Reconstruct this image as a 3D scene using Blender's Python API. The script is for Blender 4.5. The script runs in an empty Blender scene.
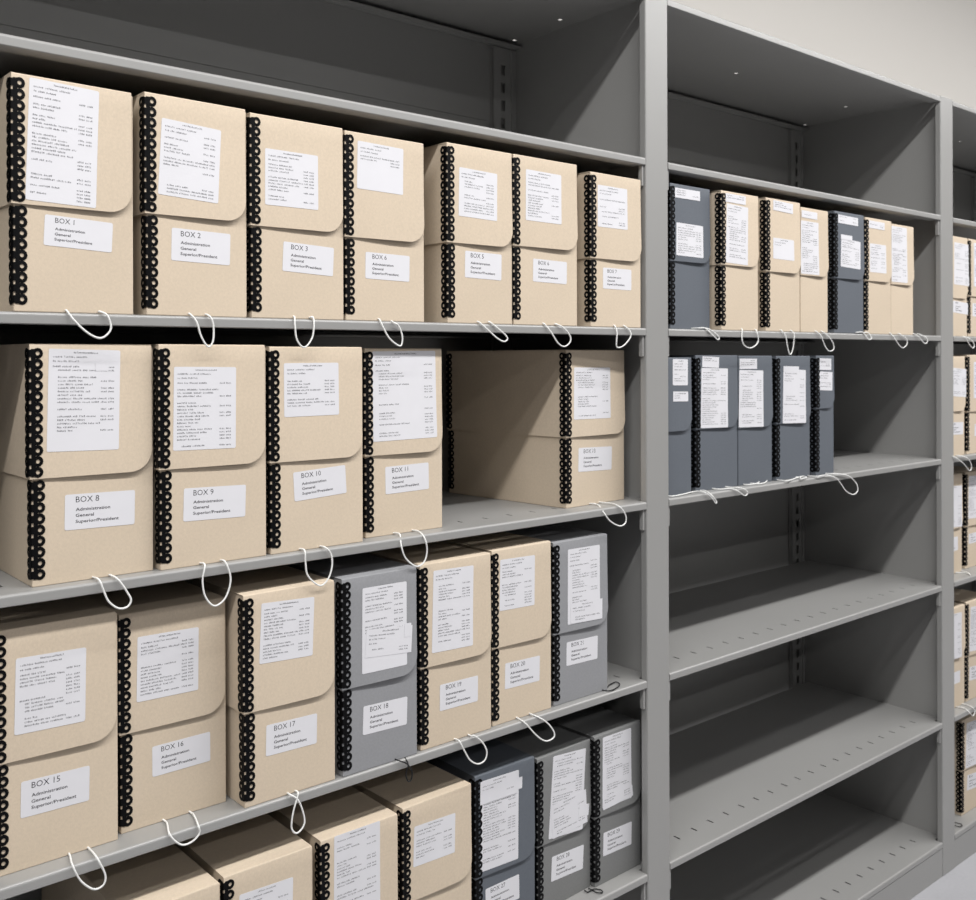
import bpy, bmesh, math, random, json
from mathutils import Vector, Matrix

SC = bpy.context.scene
COL = SC.collection
PI = math.pi

# ------------------------------------------------------------------ measured layout (metres)
FLOOR = 0.0
CAM = (-1.40314, -1.2, 1.33717)
YAW, ROLL = 0.864634, -0.003107
FPX, CYPX = 999.918, 358.197
SHELF_Z = {'A': 1.7024, 'B': 1.3914, 'C': 1.0740, 'D': 0.7479, 'E': 0.3950, 'F': 0.0874}
ROWS = 'ABCDEF'
TOP_Z = 2.0078
POSTS = [(-1.285, -1.222), (0.0, 0.0628), (1.1534, 1.2213), (2.33, 2.395)]
INSET = .030          # side sheets stand inside the width of the posts
DEPTHS = (.385, .416, .416)
BOXD = 0.302
LID = 0.0025

DATA = json.loads(r'''{"a1":{"y":1,"b":0,"c":"tan","p":[-1.0795,0.0013,0.0203,0.1373,0.2688],"fz":0.1216,"l":"c","cc":"w","ls":[0.0538,0.1951,0.0787,0.1391,-0.035],"nu":[0.0725,0.0931,0.0784,0.0354,-0.047],"tx":"BOX 1","sl":[],"co":[[0.0574,-0.0024,0.0025],[0.0629,-0.0071,-0.0072],[0.0754,-0.0073,-0.0198],[0.088,-0.0076,-0.0278],[0.0973,-0.0077,-0.0283],[0.1056,-0.0079,-0.0205],[0.1064,-0.0079,-0.0122],[0.1021,-0.0078,-0.0016],[0.0956,-0.0032,0.0025]]},
"a2":{"y":1,"b":0,"c":"tan","p":[-0.9271,0.002,0.0168,0.1352,0.2728],"fz":0.1244,"l":"c","cc":"w","ls":[0.0558,0.1944,0.0791,0.0949,-0.055],"nu":[0.0718,0.0884,0.0793,0.0407,-0.025],"tx":"BOX 2","sl":[],"co":[[0.055,-0.003,0.0025],[0.0617,-0.0076,-0.0075],[0.0674,-0.0077,-0.0251],[0.0767,-0.0078,-0.0385],[0.0835,-0.0079,-0.0312],[0.0842,-0.0079,-0.0121],[0.0809,-0.0079,-0.002],[0.0772,-0.0033,0.0025]]},
"a3":{"y":1,"b":0,"c":"tan","p":[-0.7859,0.0029,0.0006,0.142,0.2696],"fz":0.1217,"l":"c","cc":"w","ls":[0.0588,0.1879,0.0804,0.0749,-0.003],"nu":[0.0858,0.0824,0.079,0.0398,-0.047],"tx":"BOX 3","sl":[],"co":[[0.062,-0.0029,0.0025],[0.0603,-0.0074,-0.01],[0.0633,-0.0074,-0.0288],[0.0745,-0.0074,-0.0388],[0.0865,-0.0074,-0.0259],[0.0897,-0.0074,-0.008],[0.0908,-0.0029,0.0025],[0.0869,-0.0029,0.0025]]},
"a4":{"y":1,"b":0,"c":"tan","p":[-0.6406,0.0026,0.0011,0.1379,0.2674],"fz":0.1179,"l":"c","cc":"w","ls":[0.0576,0.2207,0.0796,0.068,-0.021],"nu":[0.0718,0.079,0.0777,0.0382,-0.018],"tx":"BOX 6","sl":[],"co":[[0.055,-0.0027,0.0025],[0.0582,-0.0072,-0.0087],[0.0698,-0.0072,-0.0254],[0.088,-0.0072,-0.036],[0.0926,-0.0072,-0.0257],[0.0899,-0.0072,-0.014],[0.0846,-0.0072,-0.0054],[0.0782,-0.0072,-0.0026]]},
"a5":{"y":1,"b":0,"c":"tan","p":[-0.4587,0.0025,0.0077,0.1339,0.2757],"fz":0.1233,"l":"c","cc":"w","ls":[0.0596,0.2019,0.0777,0.0754,-0.025],"nu":[0.0727,0.0914,0.0756,0.0415,-0.02],"tx":"BOX 5","sl":[],"co":[[0.0603,-0.003,0.0025],[0.0753,-0.0076,-0.0099],[0.094,-0.0077,-0.0223],[0.1088,-0.0078,-0.0277],[0.1162,-0.0079,-0.022],[0.1025,-0.0078,-0.0111],[0.0834,-0.0032,0.0025]]},
"a6":{"y":1,"b":0,"c":"tan","p":[-0.3226,0.0022,-0.0004,0.1455,0.2756],"fz":0.1278,"l":"c","cc":"w","ls":[0.0644,0.2119,0.0806,0.0831,-0.012],"nu":[0.0815,0.09,0.078,0.0376,-0.017],"tx":"BOX 6","sl":[],"co":[[0.065,-0.0021,0.0025],[0.0767,-0.0066,-0.011],[0.0929,-0.0066,-0.0292],[0.1084,-0.0066,-0.0349],[0.1213,-0.0066,-0.0273],[0.1213,-0.0066,-0.0171],[0.1071,-0.0066,-0.0039],[0.0928,-0.0021,0.0025]]},
"a7":{"y":1,"b":0,"c":"tan","p":[-0.1434,0.0025,0.0051,0.1319,0.2686],"fz":0.1189,"l":"c","cc":"w","ls":[0.0537,0.2109,0.0769,0.073,-0.003],"nu":[0.0687,0.0857,0.0746,0.0371,-0.005],"tx":"BOX 7","sl":[],"co":[[0.0585,-0.0028,0.0025],[0.0594,-0.0073,-0.0104],[0.0583,-0.0073,-0.0343],[0.0751,-0.0073,-0.0333],[0.0937,-0.0074,-0.0189],[0.0951,-0.0074,-0.0081],[0.0845,-0.0029,0.0025]]},
"b8":{"y":2,"b":0,"c":"tan","p":[-1.0559,0.019,0.0036,0.1437,0.2815],"fz":0.1253,"l":"c","cc":"w","ls":[0.059,0.2149,0.0834,0.1202,-0.023],"nu":[0.0786,0.0821,0.0833,0.042,-0.017],"tx":"BOX 8","sl":[[0.0796,0.2547,0.0147,0.0108,-0.008]],"co":[[0.0692,-0.0212,0.0025],[0.0741,-0.0238,-0.012],[0.0799,-0.0238,-0.0247],[0.0909,-0.0239,-0.034],[0.1014,-0.0239,-0.0342],[0.1062,-0.0239,-0.0266],[0.1014,-0.0239,-0.0162],[0.0942,-0.0239,-0.0043],[0.0889,-0.0191,0.0025]]},
"b9":{"y":2,"b":0,"c":"tan","p":[-0.907,0.0107,-0.0018,0.1456,0.2818],"fz":0.1256,"l":"c","cc":"w","ls":[0.0583,0.2005,0.0841,0.1053,-0.014],"nu":[0.0728,0.0778,0.0852,0.0418,-0.026],"tx":"BOX 9","sl":[],"co":[[0.0522,-0.0136,0.0025],[0.0484,-0.0152,-0.0158],[0.0517,-0.0151,-0.0365],[0.0628,-0.0151,-0.0506],[0.0747,-0.0151,-0.0478],[0.083,-0.0151,-0.0363],[0.0865,-0.0151,-0.0175],[0.0799,-0.0136,0.0025]]},
"b10":{"y":2,"b":0,"c":"tan","p":[-0.7546,0.0108,-0.0039,0.1465,0.2797],"fz":0.1236,"l":"c","cc":"w","ls":[0.0617,0.2209,0.0858,0.0731,0.005],"nu":[0.0764,0.0904,0.0831,0.0398,0.056],"tx":"BOX 10","sl":[],"co":[[0.0435,-0.0136,0.0025],[0.044,-0.0151,-0.0143],[0.0478,-0.0151,-0.0326],[0.0661,-0.015,-0.0484],[0.0793,-0.015,-0.0412],[0.0858,-0.0149,-0.0241],[0.0842,-0.0149,-0.0073],[0.0759,-0.0135,0.0025]]},
"b11":{"y":2,"b":0,"c":"tan","p":[-0.5913,0.0292,0.0063,0.1429,0.2784],"fz":0.1203,"l":"c","cc":"w","ls":[0.0698,0.2078,0.1169,0.133,0.011],"nu":[0.0759,0.0823,0.0808,0.0408,0.017],"tx":"BOX 11","sl":[],"co":[[0.0499,-0.0157,0.0025],[0.0393,-0.034,-0.0095],[0.0473,-0.034,-0.0296],[0.0663,-0.0341,-0.0445],[0.0811,-0.0342,-0.04],[0.0867,-0.0342,-0.0243],[0.083,-0.0342,-0.006],[0.0848,-0.0171,0.0025]]},
"b13":{"y":2,"b":0,"c":"tan","p":[-0.1678,0.0395,0.0754,0.1652,0.2774],"fz":0.1241,"l":"cb","cc":"w","ls":[0.069,0.2001,0.1013,0.0918,-0.012],"nu":[0.0804,0.0812,0.0943,0.0425,-0.032],"tx":"BOX 13","sl":[],"co":[[0.0638,-0.0183,0.0025],[0.0455,-0.0475,-0.0072],[0.0607,-0.0487,-0.0228],[0.0845,-0.0505,-0.0342],[0.0997,-0.0516,-0.0315],[0.1024,-0.0518,-0.0202],[0.0919,-0.051,-0.0049],[0.0847,-0.0433,0.0025],[0.0915,-0.024,0.0025]]},
"c15":{"y":3,"b":0,"c":"tan","p":[-1.0941,0.0277,0.0079,0.1403,0.2814],"fz":0.1288,"l":"c","cc":"w","ls":[0.0609,0.2015,0.0793,0.0876,-0.023],"nu":[0.0669,0.0803,0.0779,0.0418,-0.019],"tx":"BOX 15","sl":[],"co":[[0.0811,-0.0046,0.0025],[0.0754,-0.0313,0.0025],[0.0834,-0.0328,-0.0168],[0.0948,-0.0329,-0.0301],[0.1031,-0.033,-0.0341],[0.111,-0.0331,-0.031],[0.1122,-0.0331,-0.0196],[0.103,-0.0315,0.0025],[0.1038,-0.0066,0.0025]]},
"c16":{"y":3,"b":0,"c":"tan","p":[-0.9465,0.0398,0.0025,0.1407,0.2734],"fz":0.1239,"l":"c","cc":"w","ls":[0.0602,0.2003,0.0808,0.0814,-0.017],"nu":[0.0791,0.0796,0.078,0.0385,0.006],"tx":"BOX 16","sl":[],"co":[[0.0537,-0.0124,0.0025],[0.0449,-0.0401,0.0025],[0.0507,-0.0444,-0.0076],[0.0614,-0.0445,-0.016],[0.0741,-0.0445,-0.015],[0.0827,-0.0445,-0.0077],[0.0814,-0.043,0.0025],[0.0889,-0.0136,0.0025]]},
"c17":{"y":3,"b":0,"c":"tan","p":[-0.797,0.0045,0.0046,0.1382,0.28],"fz":0.1247,"l":"c","cc":"w","ls":[0.0618,0.224,0.0804,0.0797,-0.045],"nu":[0.0699,0.0801,0.0777,0.0412,-0.022],"tx":"BOX 17","sl":[],"co":[[0.0632,-0.0076,0.0025],[0.0736,-0.0094,-0.0067],[0.0812,-0.0094,-0.0251],[0.0835,-0.0094,-0.0407],[0.0765,-0.0094,-0.0495],[0.0689,-0.0094,-0.0498],[0.0636,-0.0093,-0.0401],[0.066,-0.0093,-0.022],[0.0713,-0.0094,-0.006],[0.0745,-0.0079,0.0025]]},
"c18":{"y":3,"b":0,"c":"lgrey","p":[-0.6475,0.0033,0.0012,0.1296,0.2797],"fz":0.1237,"l":"c","cc":"k","ls":[0.0696,0.2004,0.0774,0.1219,-0.012],"nu":[0.0726,0.0705,0.0773,0.0409,-0.032],"tx":"BOX 18","sl":[[0.0768,0.1787,0.0805,0.0395,-0.081],[0.1097,0.1893,0.0118,0.0199,-0.054]],"co":[[0.0903,-0.0064,0.0025],[0.1053,-0.0079,-0.0061],[0.1143,-0.0079,-0.0203],[0.1124,-0.0079,-0.0316],[0.1066,-0.0079,-0.0315],[0.1034,-0.0079,-0.0203],[0.1071,-0.0079,-0.0066]]},
"c19":{"y":3,"b":0,"c":"tan","p":[-0.5082,0.0074,0.0081,0.1403,0.28],"fz":0.1241,"l":"c","cc":"w","ls":[0.0604,0.2048,0.0793,0.124,-0.029],"nu":[0.0744,0.071,0.0761,0.04,-0.016],"tx":"BOX 19","sl":[],"co":[[0.0649,-0.0109,0.0025],[0.0736,-0.0125,-0.0132],[0.0854,-0.0126,-0.0318],[0.1015,-0.0127,-0.0422],[0.1158,-0.0128,-0.0397],[0.1194,-0.0128,-0.0266],[0.1098,-0.0128,-0.01],[0.0959,-0.0111,0.0025],[0.0922,-0.0085,0.0025]]},
"c20":{"y":3,"b":0,"c":"tan","p":[-0.3625,0.0125,0.0025,0.1313,0.2819],"fz":0.1248,"l":"c","cc":"w","ls":[0.0525,0.2233,0.0763,0.0821,-0.025],"nu":[0.0659,0.0739,0.0771,0.0417,-0.025],"tx":"BOX 20","sl":[],"co":[[0.0521,-0.0064,0.0025],[0.0576,-0.0171,-0.0043],[0.0753,-0.0172,-0.0233],[0.0909,-0.0172,-0.037],[0.1052,-0.0173,-0.0439],[0.1207,-0.0173,-0.0411],[0.1184,-0.0173,-0.0289],[0.1001,-0.0172,-0.0096],[0.0811,-0.0087,0.0025]]},
"c21":{"y":3,"b":0,"c":"lgrey","p":[-0.2241,0.0141,-0.0,0.133,0.2775],"fz":0.1218,"l":"c","cc":"k","ls":[0.0704,0.1973,0.0788,0.1283,-0.012],"nu":[0.0689,0.0819,0.0769,0.0403,-0.026],"tx":"BOX 21","sl":[[0.0757,0.1503,0.0772,0.0349,-0.039]],"co":[[0.12,-0.0036,0.0025],[0.1293,-0.0117,0.0025],[0.1526,-0.0071,0.0025],[0.1669,0.0022,0.0025],[0.1704,0.0139,0.0025],[0.152,0.0116,0.0025],[0.1385,0.0052,0.0025]]},
"d1":{"y":4,"b":0,"c":"tan","p":[-0.9543,0.0036,0.0157,0.123,0.2701],"fz":0.123,"l":"c","cc":"w","sl":[]},
"d2":{"y":4,"b":0,"c":"tan","p":[-0.8225,0.0113,-0.0024,0.1306,0.2707],"fz":0.1307,"l":"c","cc":"w","ls":[0.0575,0.2001,0.0792,0.0783,-0.035],"sl":[]},
"d3":{"y":4,"b":0,"c":"tan","p":[-0.6767,0.0138,-0.0079,0.1299,0.2709],"fz":0.1187,"l":"c","cc":"w","ls":[0.0573,0.2049,0.0771,0.1309,-0.006],"sl":[]},
"d4":{"y":4,"b":0,"c":"tan","p":[-0.5333,0.0186,0.0186,0.1342,0.2719],"fz":0.1278,"l":"c","cc":"w","ls":[0.0576,0.207,0.08,0.0604,-0.037],"sl":[]},
"d5":{"y":4,"b":0,"c":"bgrey","p":[-0.3817,0.0326,-0.0158,0.1283,0.2731],"fz":0.1085,"l":"c","cc":"w","ls":[0.049,0.189,0.0794,0.1454,-0.024],"nu":[0.0568,0.0654,0.0722,0.0403,0.015],"tx":"BOX 27","sl":[[0.0891,0.2385,0.0163,0.0189,-0.045],[0.0466,0.2431,0.0782,0.0372,-0.016]]},
"d6":{"y":4,"b":0,"c":"mgrey","p":[-0.2445,0.0341,0.0448,0.1354,0.2648],"fz":0.1149,"l":"c","cc":"w","ls":[0.0725,0.1862,0.0843,0.1385,-0.094],"nu":[0.0754,0.0624,0.0819,0.0419,-0.068],"tx":"BOX 28","sl":[[0.0759,0.1493,0.0877,0.0575,0.034],[0.112,0.1452,0.0266,0.0195,-0.206]]},
"d7":{"y":4,"b":0,"c":"mgrey","p":[-0.1079,0.0311,0.0156,0.1257,0.2686],"fz":0.1237,"l":"c","cc":"k","ls":[0.057,0.1992,0.077,0.1264,-0.012],"nu":[0.0614,0.068,0.0771,0.0417,-0.034],"tx":"BOX 29","sl":[[0.0578,0.1458,0.0787,0.02,0.067]],"co":[[-0.0221,-0.0045,0.0025],[-0.0068,-0.0047,0.0025],[-0.0001,-0.0152,0.0025],[-0.0043,-0.0225,0.0025],[-0.0115,-0.0161,0.0025]]},
"r1":{"y":1,"b":1,"c":"bgrey","p":[0.0895,0.0179,0.0012,0.1224,0.277],"fz":0.1297,"l":"c","cc":"w","ls":[0.0557,0.1716,0.0805,0.0625,-0.015],"sl":[[0.0496,0.26,0.0763,0.0187,0.003]],"co":[[0.0645,-0.0179,0.0025],[0.0831,-0.018,0.0025],[0.0991,-0.0225,-0.0095],[0.1165,-0.0225,-0.0191],[0.1213,-0.0225,-0.0151],[0.1054,-0.0225,-0.0046],[0.0863,-0.018,0.0025]]},
"r2":{"y":1,"b":1,"c":"tan","p":[0.2269,0.0022,0.0,0.1248,0.2756],"fz":0.1292,"l":"c","cc":"w","ls":[0.0491,0.1915,0.0715,0.1174,-0.034],"sl":[[0.045,0.2624,0.0665,0.0173,-0.007]],"co":[[0.0659,-0.0022,0.0025],[0.0588,-0.0067,-0.0153],[0.0661,-0.0067,-0.0293],[0.0865,-0.0067,-0.0352],[0.1072,-0.0067,-0.029],[0.1153,-0.0067,-0.0188],[0.1108,-0.0067,-0.0045],[0.1122,-0.0022,0.0025]]},
"r3":{"y":1,"b":1,"c":"tan","p":[0.3791,0.0021,0.0017,0.1261,0.2771],"fz":0.1243,"l":"c","cc":"w","ls":[0.0599,0.1732,0.0756,0.044,-0.012],"sl":[[0.0591,0.2624,0.0731,0.0211,-0.031]],"co":[[0.0513,-0.0022,0.0025],[0.061,-0.0067,-0.0094],[0.0683,-0.0068,-0.0325],[0.0768,-0.0068,-0.0484],[0.087,-0.0068,-0.0388],[0.0927,-0.0068,-0.0175],[0.0928,-0.0068,-0.0048],[0.0886,-0.0023,0.0025]]},
"r4":{"y":1,"b":1,"c":"tan","p":[0.5087,0.0026,0.0006,0.1083,0.2697],"fz":0.123,"l":"","cc":"w","ls":[0.0315,0.1832,0.069,0.1148,-0.003],"sl":[[0.0304,0.2549,0.0614,0.0155,-0.01]],"co":[[0.056,-0.0026,0.0025],[0.0686,-0.0071,-0.0078],[0.0847,-0.0071,-0.0296],[0.1009,-0.0071,-0.0406],[0.1196,-0.0071,-0.0372],[0.1176,-0.0071,-0.0228],[0.097,-0.0071,-0.0074],[0.0801,-0.0026,0.0025]]},
"r5":{"y":1,"b":1,"c":"bgrey","p":[0.6426,0.0022,-0.0008,0.1272,0.2741],"fz":0.1235,"l":"c","cc":"w","ls":[0.0656,0.1809,0.0827,0.064,-0.039],"sl":[[0.0552,0.2568,0.0854,0.0186,-0.014],[0.0473,0.2171,0.0481,0.0109,-0.019]],"co":[[0.0943,-0.0022,0.0025],[0.121,-0.0021,0.0025],[0.1353,-0.0066,-0.0123],[0.1466,-0.0066,-0.0129],[0.1512,-0.0066,-0.0087],[0.1436,-0.0021,0.0025],[0.1255,-0.0021,0.0025]]},
"r6":{"y":1,"b":1,"c":"tan","p":[0.7782,0.0027,-0.0003,0.1204,0.272],"fz":0.1242,"l":"c","cc":"w","ls":[0.0541,0.1784,0.074,0.0673,-0.002],"sl":[[0.0488,0.2565,0.0724,0.0176,-0.007]],"co":[[0.1127,-0.0026,0.0025],[0.1261,-0.0071,-0.011],[0.1455,-0.0071,-0.0254],[0.1652,-0.0071,-0.0321],[0.1851,-0.0071,-0.0227],[0.1827,-0.0071,-0.0105],[0.1654,-0.0071,-0.0034],[0.1545,-0.0026,0.0025]]},
"r7":{"y":1,"b":1,"c":"tan","p":[0.8998,0.0029,0.0026,0.1105,0.2671],"fz":0.1214,"l":"","cc":"w","ls":[0.0352,0.1943,0.0757,0.1347,-0.002],"sl":[],"co":[[0.1081,-0.0032,0.0025],[0.1246,-0.0077,-0.0049],[0.1453,-0.0078,-0.0171],[0.16,-0.0078,-0.0208],[0.169,-0.0078,-0.0144],[0.1611,-0.0078,-0.0057],[0.1338,-0.0033,0.0025]]},
"s1":{"y":2,"b":1,"c":"bgrey","p":[0.0381,0.0204,-0.0001,0.117,0.2635],"fz":0.123,"l":"c","cc":"w","ls":[0.0805,0.2352,0.0451,0.0501,-0.015],"sl":[[0.0804,0.1888,0.0449,0.0189,-0.022]],"co":[[0.0425,-0.013,0.0025],[0.07500000000000001,-0.0107,0.0025],[0.1278,-0.0004,0.0025],[0.1305,-0.0222,0.0025],[0.1489,-0.0249,-0.0096],[0.15990000000000001,-0.0249,-0.0203],[0.1631,-0.0249,-0.0177],[0.1489,-0.0249,-0.0047],[0.1496,-0.0101,0.0025]]},
"s2":{"y":2,"b":1,"c":"bgrey","p":[0.1757,0.0259,-0.0062,0.1354,0.2677],"fz":0.1225,"l":"c","cc":"w","ls":[0.0561,0.1827,0.0846,0.1185,-0.024],"sl":[[0.044,0.2541,0.0533,0.0214,-0.039]],"co":[[0.0531,-0.0181,0.0025],[0.0779,-0.0237,0.0025],[0.0958,-0.0298,-0.0034],[0.1159,-0.0297,-0.0143],[0.1271,-0.0296,-0.0123],[0.1227,-0.0297,-0.0038],[0.1016,-0.0283,0.0025],[0.0953,-0.0206,0.0025]]},
"s3":{"y":2,"b":1,"c":"bgrey","p":[0.3135,0.0245,-0.0025,0.119,0.2666],"fz":0.1181,"l":"","cc":"w","ls":[0.0403,0.1779,0.0832,0.1175,-0.024],"sl":[[0.0306,0.25,0.0603,0.0211,-0.006]],"co":[[0.0181,-0.0104,0.0025],[0.0484,-0.0111,0.0025],[0.1036,0.017,0.0025],[0.1387,0.0284,0.0025],[0.114,0.0077,0.0025],[0.0648,-0.0168,0.0025],[0.0429,-0.0149,0.0025]]},
"s4":{"y":2,"b":1,"c":"bgrey","p":[0.4419,0.0208,-0.0005,0.1304,0.2661],"fz":0.1217,"l":"c","cc":"w","ls":[0.0653,0.1785,0.0857,0.116,-0.031],"sl":[[0.0532,0.2376,0.0589,0.0123,-0.021]],"co":[[0.0054,-0.0238,0.0025],[0.066,-0.0085,0.0025],[0.0998,-0.0019,0.0025],[0.086,-0.0191,0.0025],[0.0552,-0.0237,0.0025],[0.0756,-0.0098,0.0025],[0.0756,0.0025,0.0025]]},
"s5":{"y":2,"b":1,"c":"bgrey","p":[0.5888,0.016,-0.0014,0.0739,0.2665],"fz":0.1488,"l":"c","cc":"w","ls":[0.0358,0.2097,0.0538,0.0416,-0.04],"sl":[[0.0345,0.2475,0.048,0.026,-0.025]],"co":[[-0.0264,-0.0183,0.0025],[0.0101,-0.019,0.0025],[0.0482,-0.0204,-0.0068],[0.0691,-0.0204,-0.0219],[0.0903,-0.0204,-0.0395],[0.1204,-0.0203,-0.0504],[0.1402,-0.0203,-0.044],[0.1381,-0.0203,-0.03],[0.1206,-0.0203,-0.016],[0.0948,-0.0203,-0.0044],[0.0488,-0.0189,0.0025],[0.0391,-0.0111,0.0025]]},
"t1":{"y":1,"b":2,"c":"tan","p":[1.2228,0.0035,0.0024,0.08539999999999978,0.2622],"fz":0.0998,"l":"","cc":"w","ls":[0.046950000000000006,0.1903,0.0859,0.1109,-0.023],"nu":[0.048600000000000004,0.0757,0.0892,0.0309,-0.051],"sl":[],"co":[[0.06189999999999979,-0.0083,-0.0056],[0.07839999999999978,-0.0083,-0.0204],[0.0985999999999998,-0.0084,-0.0309],[0.11009999999999978,-0.0084,-0.0255],[0.10229999999999978,-0.0084,-0.0148],[0.0814999999999998,-0.0083,-0.0065]]},
"t2":{"y":1,"b":2,"c":"tan","p":[1.3141,0.0034,0.0,0.15,0.2621],"fz":0.1082,"l":"c","cc":"w","ls":[0.0715,0.194,0.0871,0.1171,-0.005],"nu":[0.062,0.0713,0.0707,0.0354,-0.048],"sl":[]},
"t3":{"y":2,"b":2,"c":"tan","p":[1.2228,0.0098,-0.0016,0.0814999999999998,0.2641],"fz":0.1192,"l":"","cc":"w","ls":[0.044,0.1949,0.08,0.0751,-0.056],"nu":[0.03900000000000001,0.0733,0.07,0.033,-0.029],"sl":[],"co":[[-0.0078000000000002165,-0.0127,0.0025],[0.046799999999999786,-0.0141,-0.0204],[0.07909999999999978,-0.0141,-0.0406],[0.09109999999999979,-0.0141,-0.0289],[0.07039999999999977,-0.0141,-0.0075],[0.02869999999999978,-0.0127,0.0025]]},
"t4":{"y":2,"b":2,"c":"tan","p":[1.329,0.0143,0.0,0.15,0.2681],"fz":0.1143,"l":"c","cc":"w","ls":[0.07,0.1993,0.0694,0.0987,-0.017],"nu":[0.0792,0.0617,0.0654,0.033,-0.049],"sl":[]},
"t5":{"y":3,"b":2,"c":"tan","p":[1.218,0.0457,0.0022,0.15,0.2701],"fz":0.124,"l":"","cc":"w","ls":[0.0925,0.1836,0.0991,0.1115,-0.049],"nu":[0.0876,0.08,0.0757,0.0379,0.019],"sl":[],"co":[[0.1119,-0.0024,0.0025],[0.1271,-0.0158,0.0025],[0.1182,-0.0331,0.0025],[0.1023,-0.044,0.0025],[0.1352,-0.0229,0.0025],[0.1443,-0.0054,0.0025]]},
"t6":{"y":3,"b":2,"c":"tan","p":[1.4038,0.0534,0.0,0.15,0.2683],"fz":0.1178,"l":"c","cc":"w","ls":[0.0676,0.1956,0.1033,0.1189,-0.039],"nu":[0.0588,0.0806,0.0708,0.0281,0.001],"sl":[]},
"t7":{"y":4,"b":2,"c":"tan","p":[1.1958,0.0301,0.0007,0.15,0.2697],"fz":0.1394,"l":"","cc":"w","ls":[0.0773,0.1949,0.0963,0.1199,-0.052],"nu":[0.0798,0.0804,0.0875,0.032,-0.027],"sl":[],"co":[[0.0994,-0.0058,0.0025],[0.1015,-0.0229,0.0025],[0.1045,-0.0347,-0.0071],[0.1223,-0.0347,-0.0192],[0.1344,-0.0347,-0.0086],[0.1272,-0.03,0.0025],[0.1346,-0.0108,0.0025]]},
"t8":{"y":4,"b":2,"c":"tan","p":[1.3575,0.0313,0.0,0.15,0.2716],"fz":0.1238,"l":"c","cc":"w","ls":[0.0647,0.192,0.093,0.1207,-0.073],"nu":[0.0635,0.0689,0.0844,0.0369,-0.075],"sl":[]},
"t9":{"y":5,"b":2,"c":"tan","p":[1.3381,0.0359,0.0,0.16,0.2601],"fz":0.1229,"l":"c","cc":"k","ls":[0.0807,0.183,0.117,0.122,-0.062],"nu":[0.0743,0.0769,0.0812,0.0415,-0.104],"sl":[],"co":[[-0.0537,-0.0123,0.0025],[-0.0514,-0.0219,0.0025],[-0.0609,-0.0288,0.0025],[-0.0718,-0.0231,0.0025]]}}''')

# ------------------------------------------------------------------ materials
def mat(name, col, rough=0.6, spec=0.5, metallic=0.0, mottles=(), bump=None, vary=0.0):
    m = bpy.data.materials.new(name); m.use_nodes = True
    nt = m.node_tree; N = nt.nodes; L = nt.links
    b = N['Principled BSDF']
    b.inputs['Base Color'].default_value = (*col, 1)
    b.inputs['Roughness'].default_value = rough
    b.inputs['Specular IOR Level'].default_value = spec
    b.inputs['Metallic'].default_value = metallic
    tc = N.new('ShaderNodeTexCoord')
    src = None
    for scale, amt, stretch in mottles:
        mp = N.new('ShaderNodeMapping'); mp.inputs['Scale'].default_value = stretch
        L.new(tc.outputs['Object'], mp.inputs['Vector'])
        nz = N.new('ShaderNodeTexNoise'); nz.inputs['Scale'].default_value = scale
        nz.inputs['Detail'].default_value = 3
        L.new(mp.outputs['Vector'], nz.inputs['Vector'])
        mr = N.new('ShaderNodeMapRange')
        mr.inputs['From Min'].default_value = .3; mr.inputs['From Max'].default_value = .7
        mr.inputs['To Min'].default_value = 1 - amt; mr.inputs['To Max'].default_value = 1 + amt
        L.new(nz.outputs['Fac'], mr.inputs['Value'])
        mx = N.new('ShaderNodeMix'); mx.data_type = 'RGBA'; mx.blend_type = 'MULTIPLY'
        mx.inputs['Factor'].default_value = 1
        if src: L.new(src, mx.inputs['A'])
        else: mx.inputs['A'].default_value = (*col, 1)
        L.new(mr.outputs['Result'], mx.inputs['B'])
        src = mx.outputs['Result']
    if vary:
        oi = N.new('ShaderNodeObjectInfo')
        mr = N.new('ShaderNodeMapRange')
        mr.inputs['To Min'].default_value = 1 - vary; mr.inputs['To Max'].default_value = 1 + vary
        L.new(oi.outputs['Random'], mr.inputs['Value'])
        mx = N.new('ShaderNodeMix'); mx.data_type = 'RGBA'; mx.blend_type = 'MULTIPLY'
        mx.inputs['Factor'].default_value = 1
        if src: L.new(src, mx.inputs['A'])
        else: mx.inputs['A'].default_value = (*col, 1)
        L.new(mr.outputs['Result'], mx.inputs['B'])
        src = mx.outputs['Result']
    if src: L.new(src, b.inputs['Base Color'])
    if bump:
        nz = N.new('ShaderNodeTexNoise'); nz.inputs['Scale'].default_value = bump[0]
        L.new(tc.outputs['Object'], nz.inputs['Vector'])
        bp = N.new('ShaderNodeBump'); bp.inputs['Strength'].default_value = bump[1]
        bp.inputs['Distance'].default_value = .001
        L.new(nz.outputs['Fac'], bp.inputs['Height'])
        L.new(bp.outputs['Normal'], b.inputs['Normal'])
    return m

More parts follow.
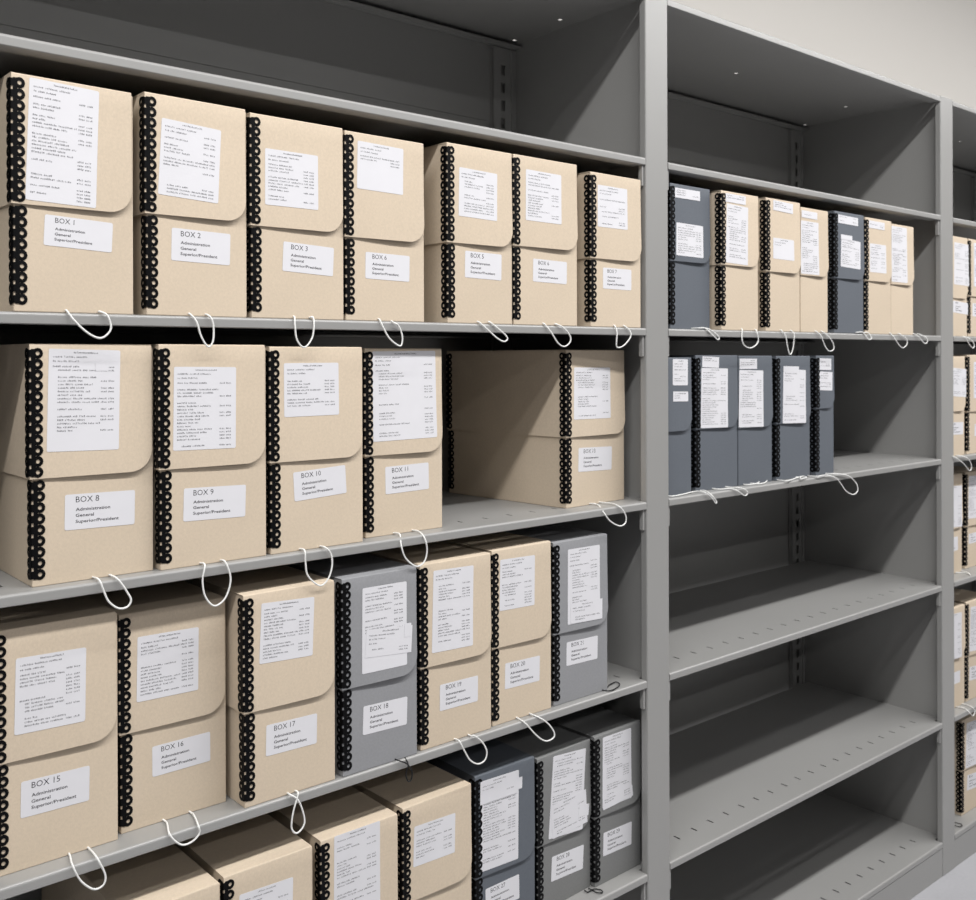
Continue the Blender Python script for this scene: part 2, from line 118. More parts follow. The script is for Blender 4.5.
ONE = (1, 1, 1)
FIB = ((900, .035, (1, 1, .45)), (260, .035, ONE), (12, .02, ONE))
M = {
 'steel': mat('grey_enamelled_steel', (.305, .302, .294), .42, .95, bump=(700, .06), mottles=((3, .02, ONE),)),
 'tan': mat('tan_boxboard', (.635, .53, .408), .75, .25, mottles=FIB, vary=.02),
 'lgrey': mat('light_grey_boxboard', (.285, .288, .300), .7, .3, mottles=FIB, vary=.01),
 'mgrey': mat('mid_grey_boxboard', (.205, .207, .205), .7, .3, mottles=FIB, vary=.01),
 'bgrey': mat('blue_grey_boxboard', (.122, .136, .158), .65, .35, mottles=FIB, vary=.01),
 'black': mat('black_plastic', (.0025, .0025, .003), .55, .12),
 'paper': mat('white_paper', (.72, .715, .745), .7, .2, mottles=((40, .012, ONE),)),
 'type': mat('grey_typewriter_ink', (.065, .065, .075), .8, .1),
 'ink': mat('black_ink', (.035, .035, .04), .8, .1),
 'cordw': mat('white_elastic', (.82, .82, .80), .7, .2),
 'cordk': mat('black_elastic', (.012, .012, .013), .6, .3),
 'wall': mat('warm_white_wall_paint', (.66, .635, .60), .8, .2, bump=(300, .05)),
 'wall_far': mat('low_bounce_dark_wall', (.035, .035, .035), .8, .2),  # unseen walls, coloured near black to cut light bouncing onto the shelves
 'ceil': mat('low_bounce_grey_ceiling', (.25, .25, .25), .9, .1),  # unseen ceiling, toned down from white to weaken the ambient bounce
 'floor': mat('pale_grey_vinyl', (.40, .40, .42), .45, .4, mottles=((9, .03, ONE), (120, .03, ONE))),
 'lamp': mat('white_lamp_housing', (.8, .8, .8), .5, .4),
}

# ------------------------------------------------------------------ mesh helpers
class MB:
    def __init__(s): s.v = []; s.f = []; s.sm = []
    def add(s, vs, fs, smooth=False):
        o = len(s.v); s.v += [tuple(v) for v in vs]
        s.f += [tuple(i + o for i in f) for f in fs]; s.sm += [smooth] * len(fs)
    def box(s, x0, x1, y0, y1, z0, z1):
        s.add([(x0,y0,z0),(x1,y0,z0),(x1,y1,z0),(x0,y1,z0),(x0,y0,z1),(x1,y0,z1),(x1,y1,z1),(x0,y1,z1)],
              [(0,3,2,1),(4,5,6,7),(0,1,5,4),(1,2,6,5),(2,3,7,6),(3,0,4,7)])
    def prism_x(s, prof, x0, x1):
        n = len(prof)      # closed outline in (y, z), run along x
        s.add([(x0, y, z) for y, z in prof] + [(x1, y, z) for y, z in prof],
              [(i, (i+1) % n, n + (i+1) % n, n + i) for i in range(n)] + [tuple(range(n-1, -1, -1)), tuple(range(n, 2*n))])
    def plate_y(s, outline, fy, t):
        # outline in (x, z); front surface at y = fy(x, z), thickness t behind it
        n = len(outline)
        s.add([(x, fy(x, z), z) for x, z in outline] + [(x, fy(x, z) + t, z) for x, z in outline],
              [tuple(range(n)), tuple(range(2*n-1, n-1, -1))] + [(i, n + i, n + (i+1) % n, (i+1) % n) for i in range(n)])
    def tube(s, pts, r, n=8):
        P = [Vector(p) for p in pts]; k = len(P); vs = []; fs = []
        up = None
        for i, p in enumerate(P):
            t = (P[min(i+1, k-1)] - P[max(i-1, 0)]).normalized()
            if up is None:
                up = t.orthogonal().normalized()
            up = (up - t * up.dot(t)).normalized()
            sd = t.cross(up)
            for j in range(n):
                a = 2*PI*j/n
                vs.append(p + up * (r*math.cos(a)) + sd * (r*math.sin(a)))
        for i in range(k-1):
            for j in range(n):
                fs.append((i*n+j, i*n+(j+1) % n, (i+1)*n+(j+1) % n, (i+1)*n+j))
        fs += [tuple(range(n-1, -1, -1)), tuple((k-1)*n+j for j in range(n))]
        s.add(vs, fs, True)
    def mesh(s, name, m):
        me = bpy.data.meshes.new(name)
        me.from_pydata(s.v, [], s.f); me.update()
        bm = bmesh.new(); bm.from_mesh(me)
        bmesh.ops.recalc_face_normals(bm, faces=bm.faces); bm.to_mesh(me); bm.free()
        for p, q in zip(me.polygons, s.sm): p.use_smooth = q
        me.materials.append(m)
        return me
    def build(s, name, m, parent=None, bevel=0.0, seg=2):
        o = bpy.data.objects.new(name, s.mesh(name, m)); COL.objects.link(o)
        if parent: o.parent = parent
        if bevel:
            md = o.modifiers.new('bevel', 'BEVEL'); md.width = bevel; md.segments = seg
            md.limit_method = 'ANGLE'; md.angle_limit = math.radians(40)
        return o

def empty(name, loc, rz=0.0):
    o = bpy.data.objects.new(name, None); COL.objects.link(o)
    o.location = loc; o.rotation_euler = (0, 0, rz); o.empty_display_size = .05
    return o
def tag(o, label=None, cat=None, group=None, kind=None):
    if label: o['label'] = label
    if cat: o['category'] = cat
    if group: o['group'] = group
    if kind: o['kind'] = kind
    return o
def structure(name, bx, m):
    b = MB(); b.box(*bx); return tag(b.build(name, m), kind='structure')

# ------------------------------------------------------------------ room
structure('floor', (-4.5, 6.0, -5.5, 0.60, -0.05, 0.0), M['floor'])
structure('wall_back', (-4.5, 6.0, 0.46, 0.60, 0.0, 3.16), M['wall'])
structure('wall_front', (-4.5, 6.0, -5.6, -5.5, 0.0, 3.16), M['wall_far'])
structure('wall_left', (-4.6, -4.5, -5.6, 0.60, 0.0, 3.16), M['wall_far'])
structure('wall_right', (6.0, 6.1, -5.6, 0.60, 0.0, 3.16), M['wall'])
structure('ceiling', (-4.6, 6.1, -5.6, 0.60, 3.16, 3.22), M['ceil'])

# ------------------------------------------------------------------ shelving
def lip_profile(d, up=.0005):
    # sheet metal shelf edge: flat top, rounded nose, short face, return flange with a small step
    r = .0040; h = .0138; f = .030
    p = [(.0215, 0.0)]
    for i in range(6):
        a = PI/2 + (PI/2) * i/5
        p.append((r + r*math.cos(a), -r + r*math.sin(a)))
    p += [(0.0, -h + .001), (.001, -h), (.012, -h), (.0125, -h + .0012), (f, -h + .0012), (f, -h + .0026),
          (.0142, -h + .0026), (.0022, -h + .002), (.0022, -.0055), (.0055, -.0014), (.0215, -.0012)]
    return p

def grid_plate(b, xs, ys, holes, z1, z0):
    # horizontal sheet between z0 and z1 split at xs, ys; cells listed in holes stay open
    nx, ny = len(xs), len(ys)
    vs = [(x, y, z1) for x in xs for y in ys] + [(x, y, z0) for x in xs for y in ys]
    I = lambda i, j, k: k*nx*ny + i*ny + j
    fs = []
    solid = lambda i, j: 0 <= i < nx-1 and 0 <= j < ny-1 and (i, j) not in holes
    for i in range(nx-1):
        for j in range(ny-1):
            if (i, j) in holes: continue
            fs.append((I(i,j,0), I(i+1,j,0), I(i+1,j+1,0), I(i,j+1,0)))
            fs.append((I(i,j,1), I(i,j+1,1), I(i+1,j+1,1), I(i+1,j,1)))
            if not solid(i-1, j): fs.append((I(i,j,0), I(i,j+1,0), I(i,j+1,1), I(i,j,1)))
            if not solid(i+1, j): fs.append((I(i+1,j,0), I(i+1,j,1), I(i+1,j+1,1), I(i+1,j+1,0)))
            if not solid(i, j-1): fs.append((I(i,j,0), I(i,j,1), I(i+1,j,1), I(i+1,j,0)))
            if not solid(i, j+1): fs.append((I(i,j+1,0), I(i+1,j+1,0), I(i+1,j+1,1), I(i,j+1,1)))
    b.add(vs, fs)

def shelf_mesh(x0, x1, e0, e1, z, d, slots=True, rivet_holes=()):
    # x0, x1: the visible front edge between the posts; e0, e1: the sheet's own ends between the side panels
    b = MB()
    b.prism_x([(y, z + q) for y, q in lip_profile(d)], x0, x1)
    b.prism_x([(d - y, z + q) for y, q in lip_profile(d)], e0, e1)
    xs = [e0, e1]; cells = []
    ys = [.0215, d - .0215]
    if slots:
        y0, y1 = .047, .063
        ys = [.0215, y0, y1, d - .0215]
        n = int((x1 - x0 - .05) / .0529); st = x0 + .0335
        for i in range(n + 1):
            c = st + i * .0529
            if x0 + .01 < c < x1 - .01: cells.append((c - .0022, c + .0022, 1))
    if rivet_holes:
        ys = [.0215] + sorted(v for y in sorted({h[1] for h in rivet_holes}) for v in (y - .0035, y + .0035)) + [d - .0215]
        for (hx, hy) in rivet_holes:
            cells.append((hx - .0045, hx + .0045, 1 if hy < .3 else 3))
    for a, c, _ in cells: xs += [a, c]
    xs = sorted(xs)
    holes = set()
    for a, c, j in cells: holes.add((xs.index(a), j))
    grid_plate(b, xs, ys, holes, z, z - .0012)
    return b

BAYS = [
 (0, 'grey steel shelving bay at left packed with tan and grey record boxes', POSTS[0][1], POSTS[1][0]),
 (1, 'grey steel shelving bay in the middle with three bare lower shelves', POSTS[1][1], POSTS[2][0]),
 (2, 'grey steel shelving bay cut off at the right edge of the picture', POSTS[2][1], POSTS[3][0]),
]

def upright(parent, ox, pa, pb, dep):
    b = MB(); b.box(pa - ox, pb - ox, 0, .0155, 0, TOP_Z + .002)
    b.build('upright_post', M['steel'], parent, bevel=.0022)
    b = MB(); b.box(pa + INSET - ox, pa + INSET + .0028 - ox, .0157, dep + .0145, 0, TOP_Z - .0002)
    b.build('side_panel', M['steel'], parent)

def rear_upright(parent, ox, xa, xb, dep):
    # slotted angle in the back corner
    b = MB()
    zs = [0.02]; holes = set(); z = .06
    while z < TOP_Z - .06:
        zs += [z, z + .021]; z += .0375
    zs.append(TOP_Z - .016)
    xm = xa + (xb - xa) * .43
    xs = [xa, xm - .006, xm + .006, xb]
    nx, nz = 4, len(zs)
    yf, yb = dep - .0005, dep + .0012
    vs = [(x - ox, y, zz) for y in (yf, yb) for x in xs for zz in zs]
    I = lambda i, j, k: k*nx*nz + i*nz + j
    fs = []
    for i in range(3):
        for j in range(nz-1):
            if i == 1 and j % 2 == 1:
                fs += [(I(1,j,0), I(1,j+1,0), I(1,j+1,1), I(1,j,1)), (I(2,j,0), I(2,j,1), I(2,j+1,1), I(2,j+1,0)),
                       (I(1,j,0), I(1,j,1), I(2,j,1), I(2,j,0)), (I(1,j+1,0), I(2,j+1,0), I(2,j+1,1), I(1,j+1,1))]
                continue
            for k in (0, 1): fs.append((I(i,j,k), I(i+1,j,k), I(i+1,j+1,k), I(i,j+1,k)))
    b.add(vs, fs)
    b.box(xa - ox, xa - ox + .0015, yf, dep + .0095, .02, TOP_Z - .022)
    b.box(xb - .0155 - ox, xb - .012 - ox, yf - .003, dep + .0095, .02, TOP_Z - .022)
    b.build('rear_upright', M['steel'], parent)

for k, label, x0, x1 in BAYS:
    bay = tag(empty('shelving_bay', (x0, 0, 0)), label, 'shelving', 'bays of the steel shelving run')
    w = x1 - x0; dep = DEPTHS[k]
    ia = POSTS[k][0] + INSET + .0028 - x0; ib = w + INSET      # faces of the two side panels
    if k == 0: upright(bay, x0, *POSTS[0], dep)
    upright(bay, x0, *POSTS[k+1], max(dep, DEPTHS[min(k+1, 2)]))
    rear_upright(bay, x0, x0 + ia + .0005, x0 + ia + .066, dep)
    rear_upright(bay, x0, x0 + ib - .066, x0 + ib - .0005, dep)
    b = MB()
    b.box(ia + .0005, ib - .0005, dep + .012, dep + .014, .02, 1.842)
    b.box(ia + .0005, ib - .0005, dep + .0095, dep + .0115, 1.835, TOP_Z - .003)
    b.build('back_panel', M['steel'], bay)
    for r in ROWS:
        sh = shelf_mesh(.0012, w - .0008, ia + .0004, ib - .0004, SHELF_Z[r], dep - .006).build('shelf', M['steel'], bay)
        if r != 'F':
            for cx in (.002, w - .0065):
                c = MB(); zc = SHELF_Z[r]
                c.box(cx, cx + .0045, .0035, .0125, zc - .052, zc - .0135)
                c.build('shelf_clip', M['steel'], sh, bevel=.001)
    rh = {0: (-.531, -.043), 1: (.5387, 1.0272), 2: (1.70, 2.19)}[k]
    rh = [(h - x0 + .035, .212) for h in rh] + [(w + INSET - .022, dep - .020)]
    shelf_mesh(.0002, w - .0002, ia + .0004, ib - .0004, TOP_Z, dep + .0093, slots=False, rivet_holes=rh).build('canopy_top', M['steel'], bay)
    b = MB(); b.box(.0006, w - .0010, .0012, .013, 0, SHELF_Z['F'] - .0148)
    kp = b.build('kick_plate', M['steel'], bay, bevel=.001)
    rv = MB(); rz = SHELF_Z['F'] - .0075
    n = 10
    vs = [(w - .033 + .0026*math.cos(2*PI*i/n), -.0012, rz + .0026*math.sin(2*PI*i/n)) for i in range(n)]
    vs += [(w - .033 + .0034*math.cos(2*PI*i/n), .0005, rz + .0034*math.sin(2*PI*i/n)) for i in range(n)]
    rv.add(vs, [tuple(range(n))] + [(i, (i+1) % n, n+(i+1) % n, n+i) for i in range(n)])
    rv.build('rivet', M['steel'], kp)

# ------------------------------------------------------------------ box parts
def arc(cx, cy, r, a0, a1, n):
    return [(cx + r*math.cos(a0 + (a1-a0)*i/n), cy + r*math.sin(a0 + (a1-a0)*i/n)) for i in range(n+1)]
def round_rect(cx, cz, w, h, ang, r=.0022):
    p = []
    for sx, sz, a in ((1, -1, -PI/2), (1, 1, 0), (-1, 1, PI/2), (-1, -1, PI)):
        p += arc(sx*(w/2 - r), sz*(h/2 - r), r, a, a + PI/2, 3)
    c, s = math.cos(ang), math.sin(ang)
    return [(cx + x*c - z*s, cz + x*s + z*c) for x, z in p]

PITCH = .0122
RING = [(math.cos(2*PI*i/12), math.sin(2*PI*i/12)) for i in range(12)]
def lace(b, z0, z1, off, corner=(0.0, 0.0), sy=1):
    """black plastic edging: loops with round eyes down both faces of a corner, joined round the edge.
    off: distance the covered surface stands proud of the board; sy=-1 for a back corner"""
    n = max(2, int((z1 - z0) / PITCH)); p = (z1 - z0) / n
    cx0, cy0 = corner
    def P(a, q, z, side):
        # a along the face away from the corner, q outward from the face
        if side == 0: x, y = a - off, -(q + off)
        else: x, y = -(q + off), a - off
        return (cx0 + x, cy0 + sy * y, z)
    t = .0009
    for side in (0, 1):
        def bar(a0, a1, q1, za, zb):
            b.add([P(a0,0,za,side),P(a1,0,za,side),P(a1,0,zb,side),P(a0,0,zb,side),P(a0,q1,za,side),P(a1,q1,za,side),P(a1,q1,zb,side),P(a0,q1,zb,side)],
                  [(0,1,2,3),(4,7,6,5),(0,4,5,1),(1,5,6,2),(2,6,7,3),(3,7,4,0)])
        bar(.0020, .0066, t, z0 + .0012, z1 - .0012)
        for i in range(n):
            zc = z0 + p * (i + .5)
            bar(-t, .0021, t, zc - p*.33, zc + p*.33)
            vs = []
            for r_, q in ((.00235, .0001), (.00235, t), (.0060, t*.7), (.0060, .0001)):
                vs += [P(.0091 + r_*c, q, zc + r_*1.06*s, side) for c, s in RING]
            fs = [(12*k+j, 12*k+(j+1) % 12, 12*(k+1)+(j+1) % 12, 12*(k+1)+j) for k in range(3) for j in range(12)]
            b.add(vs, fs)

GLYPHS = [
 [(0,0,1,5),(1,4,3,5),(2,0,3,5)], [(0,0,1,5),(1,0,3,1),(1,2.2,2.4,3)], [(0,0,1,3.6),(1,0,2.6,.8),(1,2.8,2.6,3.6),(2,.6,2.8,1.6)],
 [(1,0,1.9,3.6),(.2,0,2.8,.7)], [(0,0,1,3.6),(2,0,3,3.6),(.8,2.8,2.2,3.6)], [(0,.3,1,3.2),(1,0,2.8,.8),(1,2.8,2.8,3.6)],
 [(0,1.6,2.8,2.4),(0,0,1,3.4),(1,2.8,2.8,3.6),(1,0,2.8,.7)], [(1,0,2,5),(.2,4.2,2.8,5)], [(2,0,3,5),(0,0,2,.8),(0,2.8,2,3.6),(0,.8,1,2.8)],
 [(0,0,.9,5),(1.8,2.4,2.8,5),(.9,2.2,2.4,3),(2,0,3,2.2)],
]
def typed(b, rnd, cx, cz, w, h, ang, fy, dense=1.0, hi=False):
    """rows of small typewritten characters filling a sheet centred at (cx, cz)"""
    c, s = math.cos(ang), math.sin(ang)
    u = .00038
    def ch(x, z):
        for (a0, b0, a1, b1) in rnd.choice(GLYPHS):
            q = [(x + a0*u, z + b0*u), (x + a1*u, z + b0*u), (x + a1*u, z + b1*u), (x + a0*u, z + b1*u)]
            q = [(cx + px*c - pz*s, cz + px*s + pz*c) for px, pz in q]
            b.add([(px, fy(px, pz), pz) for px, pz in q], [(0, 1, 2, 3)])
    adv = .0018
    def word(x, z, n, lim):
        for i in range(n):
            if x > lim: break
            ch(x, z); x += adv
        return x + adv * .9
    L, R = -w/2 + .005, w/2 - .006
    z = h/2 - .0048
    if h > .03:
        x = -w*.16
        word(x, z, int(w*.36/adv), R); z -= .0052
        x = L
        for n in (rnd.randint(5, 8), rnd.randint(7, 9), rnd.randint(6, 9)): x = word(x, z, n, R - .01)
        z -= .0052
        if rnd.random() < .7:
            x = L
            for n in (2, rnd.randint(4, 7), rnd.randint(5, 8)): x = word(x, z, n, R - .012)
            z -= .0062
    pend = h/2 - .004 if dense >= 1 else h/2 - .004 - (1-dense)*h
    ind = 0
    while z > -pend:
        kind = rnd.random()
        if kind < .10: z -= .0042; continue
        if kind < .2: ind = rnd.choice((0, .006, .006))
        if rnd.random() < .78:
            x = L + ind; lim = R - (.018 if rnd.random() < .7 else 0)
            for _ in range(rnd.randint(2, 4)): x = word(x, z, rnd.randint(3, 9), lim)
        if rnd.random() < .62:
            x = R - .0165
            x = word(x, z, 4, R); word(x, z, 4, R)
        z -= .0042

_txt = {}
def text_polys(string, bold):
    key = (string, bold)
    if key not in _txt:
        cu = bpy.data.curves.new('t', 'FONT'); cu.body = string; cu.size = 1; cu.resolution_u = 2
        cu.offset = .014 if bold else -.004
        ob = bpy.data.objects.new('t', cu); COL.objects.link(ob)
        dg = bpy.context.evaluated_depsgraph_get()
        me = bpy.data.meshes.new_from_object(ob.evaluated_get(dg))
        vs = [(v.co.x, v.co.y) for v in me.vertices]; fs = [tuple(p.vertices) for p in me.polygons]
        bpy.data.objects.remove(ob); bpy.data.curves.remove(cu); bpy.data.meshes.remove(me)
        x0 = min(v[0] for v in vs)
        _txt[key] = ([(x - x0, y) for x, y in vs], fs)
    return _txt[key]
def put_text(b, string, bold, x, z, cap, sx, cx, cz, ang, fy):
    vs, fs = text_polys(string, bold)
    k = cap / .70
    c, s = math.cos(ang), math.sin(ang)
    out = []
    for a, q in vs:
        px, pz = x + a*k*sx, z + q*k
        X, Z = cx + px*c - pz*s, cz + px*s + pz*c
        out.append((X, fy(X, Z), Z))
    b.add(out, fs)

def spline(pts, n=5):
    P = [Vector(p) for p in pts]; P = [P[0]*2 - P[1]] + P + [P[-1]*2 - P[-2]]
    out = []
    for i in range(1, len(P)-2):
        for j in range(n):
            t = j/n
            a, b_, c, d = P[i-1], P[i], P[i+1], P[i+2]
            out.append(.5*((2*b_) + (c-a)*t + (2*a-5*b_+4*c-d)*t*t + (3*b_-a-3*c+d)*t**3))
    out.append(P[-2]); return out

LABELS = {
 'a1': 'tan record box marked BOX 1 at the left end of the top row',
 'a2': 'tan record box marked BOX 2 in the top row',
 'a3': 'tan record box marked BOX 3 in the top row',
 'a4': 'tan record box marked BOX 6 standing between BOX 3 and BOX 5',
 'a5': 'tan record box marked BOX 5, fifth from the left in the top row',
 'a6': 'tan record box standing between BOX 5 and BOX 7 in the top row',
 'a7': 'tan record box marked BOX 7 at the right end of the top row',
 'b8': 'tan record box marked BOX 8 at the left end of the second row',
 'b9': 'tan record box marked BOX 9 in the second row',
 'b10': 'tan record box marked BOX 10 with crooked number label in the second row',
 'b11': 'tan record box marked BOX 11 with extra wide contents sheet, beside the empty gap',
 'b13': 'tan record box standing alone past the empty gap, long side showing',
 'c15': 'tan record box marked BOX 15 at the left edge of the third row',
 'c16': 'tan record box marked BOX 16 in the third row',
 'c17': 'tan record box marked BOX 17 beside the light grey box',
 'c18': 'light grey record box marked BOX 18 between tan boxes',
 'c19': 'tan record box marked BOX 19 right of the light grey BOX 18',
 'c20': 'tan record box marked BOX 20 beside the grey box at the row end',
 'c21': 'light grey record box marked BOX 21 at the right end of the third row',
 'd1': 'tan record box in the bottom left row showing only its top corner',
 'd2': 'tan record box in the bottom row under BOX 17 with mostly its top showing',
 'd3': 'tan record box in the bottom row with a tall contents sheet',
 'd4': 'tan record box in the bottom row beside the dark slate box',
 'd5': 'dark slate record box marked BOX 27 in the bottom row',
 'd6': 'mid grey record box right of the dark slate one in the bottom row',
 'd7': 'mid grey record box at the right end of the bottom row by the post',
 'r1': 'slate blue record box beside the wide post on the middle bay upper row',
 'r2': 'tan record box right beside the slate blue one by the wide post',
 'r3': 'tan record box with small square sheet on the middle bay upper row',
 'r4': 'tan record box left of the narrow slate box, no lacing showing',
 'r5': 'slate blue record box with stepped label among tan boxes, middle bay upper row',
 'r6': 'tan record box right of the slate blue box with stepped label',
 'r7': 'tan record box at the right end of the middle bay upper row',
 's1': 'slate record box half hidden behind the wide post, middle bay lower row',
 's2': 'slate record box second in the all slate row, long sheet under a small slip',
 's3': 'slate record box without visible lacing, third in the all slate row',
 's4': 'slate record box fourth in the all slate row, next to the thin one',
 's5': 'thin slate record box at the right end of the all slate row',
 't1': 'tan record box right behind the far post, top row of the far bay',
 't2': 'tan record box cut by the right edge, top row of the far bay',
 't3': 'tan record box right behind the far post, second row of the far bay',
 't4': 'tan record box cut by the right edge, second row of the far bay',
 't5': 'tan record box right behind the far post, third row of the far bay',
 't6': 'tan record box cut by the right edge, third row of the far bay',
 't7': 'tan record box right behind the far post, fourth row of the far bay',
 't8': 'tan record box cut by the right edge, fourth row of the far bay',
 't9': 'tan record box alone on the lowest shelf of the far bay',
}
GROUPS = {
 (0, 1): 'record boxes in the top row of the left bay', (0, 2): 'record boxes in the second row of the left bay',
 (0, 3): 'record boxes in the third row of the left bay', (0, 4): 'record boxes in the bottom row of the left bay',
 (1, 1): 'record boxes in the upper row of the middle bay', (1, 2): 'slate boxes in the lower row of the middle bay',
 (2, 1): 'record boxes in the far bay', (2, 2): 'record boxes in the far bay', (2, 3): 'record boxes in the far bay',
 (2, 4): 'record boxes in the far bay', (2, 5): 'record boxes in the far bay',
}


def make_box(key, d, seed):
    rnd = random.Random(seed)
    X, Y, yaw, w, h = d['p']; fz = d['fz']
    r = ROWS[d['y']]
    root = empty('archive_box', (X, Y, SHELF_Z[r]), yaw)
    tag(root, LABELS[key], 'archive box', GROUPS[(d['b'], d['y'])])
    m = M[d['c']]
    D = BOXD
    # body
    b = MB(); b.box(.0004, w, 0, D, 0, h - LID - .0006)
    b.build('box_body', m, root, bevel=.0011)
    # lid: top panel, front flap with a rounded corner, side panel, back panel
    bulge = rnd.uniform(.0018, .0034)
    def yf(x, z):
        t = min(1.0, max(0.0, (h - z) / (h - fz)))
        u = min(1.0, max(0.0, (x - .017) / (w - .03)))
        return -(LID + .0004) - bulge * t * t * u * (2 - u)
    b = MB()
    R = .027
    xr = w - .0032
    rows_z = [fz + R * (1 - math.cos(PI/2 * i / 7)) for i in range(8)]
    nlow = len(rows_z)
    rows_z += [fz + R + (h - .002 - fz - R) * i / 6 for i in range(1, 7)]
    fold = [(h - .002 + .002*math.sin(a), .002 - .002*math.cos(a)) for a in (PI/6, PI/3, PI/2)]
    vs = []; nxs = 13
    lines = []
    for i, z in enumerate(rows_z):
        xe = xr if z >= fz + R else xr - R + R*math.sin(math.acos(max(-1, min(1, (fz + R - z)/R))))
        lines.append([( -LID + (xe + LID) * j/(nxs-1), z, 0.0) for j in range(nxs)])
    for z, dy in fold:
        lines.append([(-LID + (xr + LID) * j/(nxs-1), z, dy) for j in range(nxs)])
    lines.append([(-LID + (xr + LID) * j/(nxs-1), h, D + LID) for j in range(nxs)])
    K = len(lines)
    outer = []; inner = []
    for i, ln in enumerate(lines):
        for (x, z, dy) in ln:
            if i == K-1: outer.append((x, dy, z)); inner.append((x, dy, z - LID))
            else:
                y = yf(x, z) + dy
                outer.append((x, y, z))
                inner.append((x, y + LID, z if i < K-4 else min(z, h - LID)))
    n = K * nxs
    I = lambda i, j: i*nxs + j
    fs = []
    for i in range(K-1):
        for j in range(nxs-1):
            fs.append((I(i,j), I(i,j+1), I(i+1,j+1), I(i+1,j)))
            fs.append((n+I(i,j), n+I(i+1,j), n+I(i+1,j+1), n+I(i,j+1)))
        fs.append((I(i,0), I(i+1,0), n+I(i+1,0), n+I(i,0)))
        fs.append((I(i,nxs-1), n+I(i,nxs-1), n+I(i+1,nxs-1), I(i+1,nxs-1)))
    for j in range(nxs-1):
        fs.append((I(0,j), n+I(0,j), n+I(0,j+1), I(0,j+1)))
        fs.append((I(K-1,j), I(K-1,j+1), n+I(K-1,j+1), n+I(K-1,j)))
    b.add(outer + inner, fs, True)
    b.box(-LID, .0002, .0005, D + LID, fz, h - .0008)
    b.box(-LID, xr, D, D + LID, fz, h - LID)
    lid = b.build('lid', m, root)
    me = lid.data
    ee = lid.modifiers.new('edges', 'EDGE_SPLIT'); ee.split_angle = math.radians(50)
    # laced edges
    if d['l']:
        b = MB(); lace(b, fz + .0015, h - .0048, LID + .0004); lo = 'black plastic lace edging down the corner of the lid'
        tag(b.build('lid_lacing', M['black'], root), lo)
        b = MB(); lace(b, .0078, fz - .0015, 0.0)
        tag(b.build('body_lacing', M['black'], root), 'black plastic lace edging down the corner of the body')
        if d['l'] == 'cb':
            b = MB()
            lace(b, fz + .0015, h - .0048, LID, (0, D), -1); lace(b, .0078, fz - .0015, 0, (0, D), -1)
            tag(b.build('back_lacing', M['black'], root), 'black plastic lace edging down the far corner')
    # papers
    def sheet(name, rect, eps, fy0, corner=.0022):
        cx, cz, lw, lh, ang = rect
        c, sn = math.cos(ang), math.sin(ang)
        zs = [corner*(1-math.cos(PI/2*i/3)) for i in range(4)]
        zs = [-lh/2 + z for z in zs] + [-lh/2 + corner + (lh-2*corner)*i/7 for i in range(1, 7)] + [lh/2 - z for z in reversed(zs)]
        nx = 12; fr = []; bk = []
        for z in zs:
            e = max(0, abs(z) - (lh/2 - corner))
            hw = lw/2 - corner + math.sqrt(max(0, corner*corner - e*e))
            for j in range(nx):
                x = -hw + 2*hw*j/(nx-1)
                X, Z = cx + x*c - z*sn, cz + x*sn + z*c
                y = fy0(X, Z) - eps
                fr.append((X, y, Z)); bk.append((X, y + .00018, Z))
        K = len(zs); n = K*nx; fs = []
        I = lambda i, j: i*nx + j
        for i in range(K-1):
            for j in range(nx-1):
                q = (I(i,j), I(i,j+1), I(i+1,j+1), I(i+1,j)); fs += [q, tuple(n + t for t in reversed(q))]
            fs += [(I(i,0), I(i+1,0), n+I(i+1,0), n+I(i,0)), (I(i,nx-1), n+I(i,nx-1), n+I(i+1,nx-1), I(i+1,nx-1))]
        for j in range(nx-1):
            fs += [(I(0,j), n+I(0,j), n+I(0,j+1), I(0,j+1)), (I(K-1,j), I(K-1,j+1), n+I(K-1,j+1), n+I(K-1,j))]
        bb = MB(); bb.add(fr + bk, fs)
        return bb.build(name, M['paper'], root)
    if 'ls' in d:
        s = sheet('contents_label', d['ls'], .00035, yf); tag(s, 'white typed contents sheet glued to the lid')
        bb = MB(); typed(bb, rnd, *d['ls'], lambda x, z: yf(x, z) - .00046, dense=DENSE.get(key, 1.0))
        if bb.v: bb.build('typed_text', M['type'], s)
    for q, rc in enumerate(d['sl']):
        e = .0007 + .0003 * q
        s = sheet('label_slip', rc, e, yf, .0008); tag(s, 'white paper slip stuck on the lid')
        if rc[3] > .012 and rc[2] > .03:
            bb = MB(); typed(bb, rnd, *rc, lambda x, z: yf(x, z) - e - .0001)
            if bb.v: bb.build('typed_text', M['type'], s)
    if 'nu' in d:
        f0 = lambda x, z: 0.0
        s = sheet('number_label', d['nu'], .00035, f0); tag(s, 'white box number label')
        cx, cz, lw, lh, ang = d['nu']
        bb = MB(); fy = lambda x, z: -.00042
        L = -lw/2 + lw*.15
        if 'tx' in d:
            put_text(bb, d['tx'], False, L, lh/2 - lh*.235, lh*.168, .98, cx, cz, ang, fy)
        else:
            put_text(bb, 'BOX', False, L, lh/2 - lh*.235, lh*.168, .98, cx, cz, ang, fy)
        for st, fr in (('Administration', .475), ('General', .645), ('Superior/President', .815)):
            put_text(bb, st, True, L, lh/2 - lh*fr, lh*.088, 1.28, cx, cz, ang, fy)
        bb.build('printed_text', M['ink'], s)
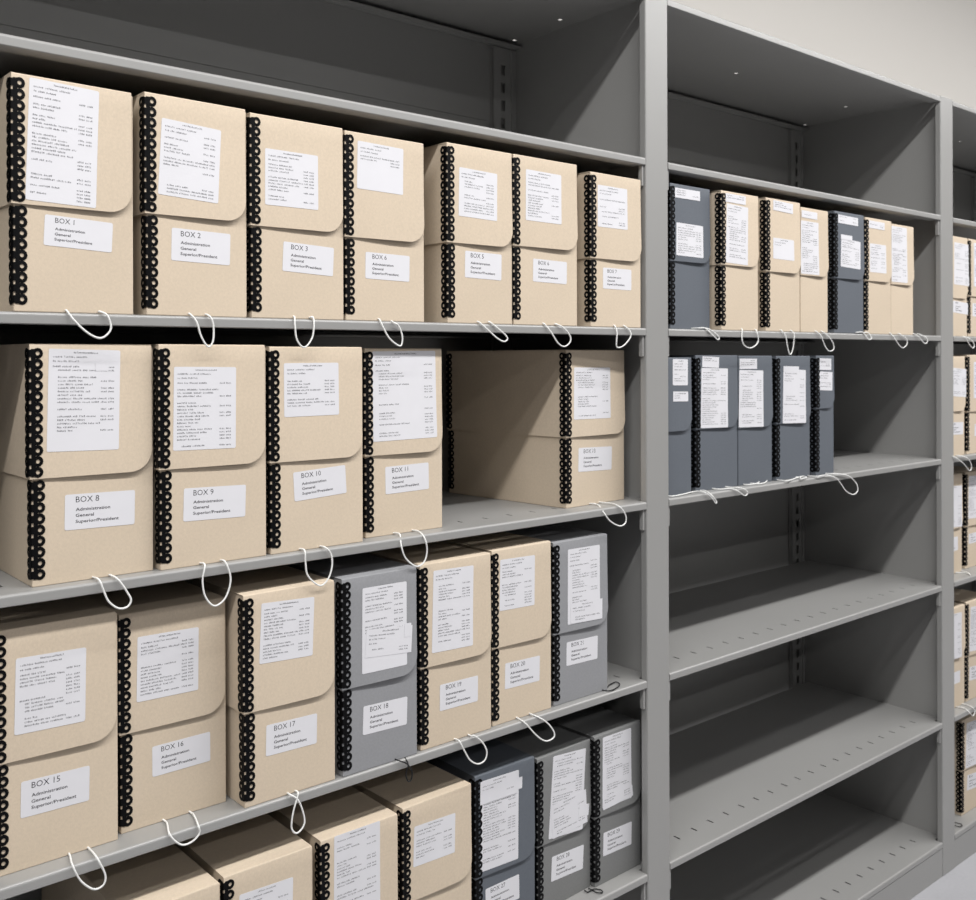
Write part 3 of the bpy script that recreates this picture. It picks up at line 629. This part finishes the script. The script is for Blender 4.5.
    if 'co' in d:
        pts = [Vector(p) for p in d['co']]
        # tuck both ends under the front edge of the box
        a = pts[0].copy(); a.y = max(a.y, .004); a.z = .0022
        c = pts[-1].copy(); c.y = max(c.y, .004); c.z = .0022
        b = MB(); b.tube(spline([a] + pts + [c]), .0012 if d['cc'] == 'w' else .001)
        tag(b.build('pull_cord', M['cord' + d['cc']], root), ('white' if d['cc'] == 'w' else 'black') + ' elastic pull cord looped out from under the box')
    return root

DENSE = {'a4': .55, 'b8': .86, 'b10': .9, 'c18': .6, 'd5': .95, 'r3': .5}
for i, (key, d) in enumerate(DATA.items()):
    make_box(key, d, 100 + i)

# ------------------------------------------------------------------ lighting: ceiling strip lights running along the aisle
def strip(y, x0, x1, n, watts, label):
    L = (x1 - x0) / n
    for i in range(n):
        xc = x0 + L * (i + .5)
        t = tag(empty('ceiling_light', (xc, y, 3.16)), label, 'ceiling light', 'strip lights along the aisle ceiling')
        b = MB(); b.box(-L/2 + .01, L/2 - .01, -.09, .09, -.075, 0); b.build('lamp_housing', M['lamp'], t, bevel=.006)
        la = bpy.data.lights.new('lamp_tube', 'AREA'); la.shape = 'RECTANGLE'; la.size = L - .02; la.size_y = .11
        la.energy = watts; la.color = (1.0, .99, .98)
        o = bpy.data.objects.new('lamp_tube', la); COL.objects.link(o); o.parent = t; o.location = (0, 0, -.085)
strip(-1.17, -3.9, 4.5, 7, 27, 'ceiling strip light in the row nearest the shelves')
strip(-1.62, -3.9, 4.5, 7, 4, 'ceiling strip light in the row farther from the shelves')

strip(-3.7, -3.9, 4.5, 7, 7, 'ceiling strip light over the next aisle')

W = bpy.data.worlds.new('World'); SC.world = W; W.use_nodes = True
W.node_tree.nodes['Background'].inputs[0].default_value = (.002, .002, .002, 1)

# ------------------------------------------------------------------ camera
cam = bpy.data.cameras.new('camera'); co = bpy.data.objects.new('camera', cam); COL.objects.link(co)
c, s = math.cos(YAW), math.sin(YAW); cr, sr = math.cos(ROLL), math.sin(ROLL)
fwd = Vector((c, s, 0)); right = Vector((s, -c, 0)); up = Vector((0, 0, 1))
Rr = right*cr + up*sr; Uu = right*(-sr) + up*cr
mw = Matrix((Rr, Uu, -fwd)).transposed().to_4x4(); mw.translation = Vector(CAM)
co.matrix_world = mw
cam.sensor_fit = 'HORIZONTAL'; cam.sensor_width = 36.0; cam.lens = FPX * 36.0 / 976.0
cam.shift_x = 0.0; cam.shift_y = (CYPX - 450.0) / 976.0
cam.clip_start = .02; cam.clip_end = 50
cam.dof.use_dof = True; cam.dof.focus_distance = 1.35; cam.dof.aperture_fstop = 11
SC.camera = co

SC.view_settings.view_transform = 'Standard'; SC.view_settings.look = 'None'
SC.view_settings.gamma = 1.0; SC.view_settings.use_curve_mapping = False
SC.view_settings.exposure = 0
SC.cycles.use_denoising = True
SC.cycles.max_bounces = 6; SC.cycles.diffuse_bounces = 2
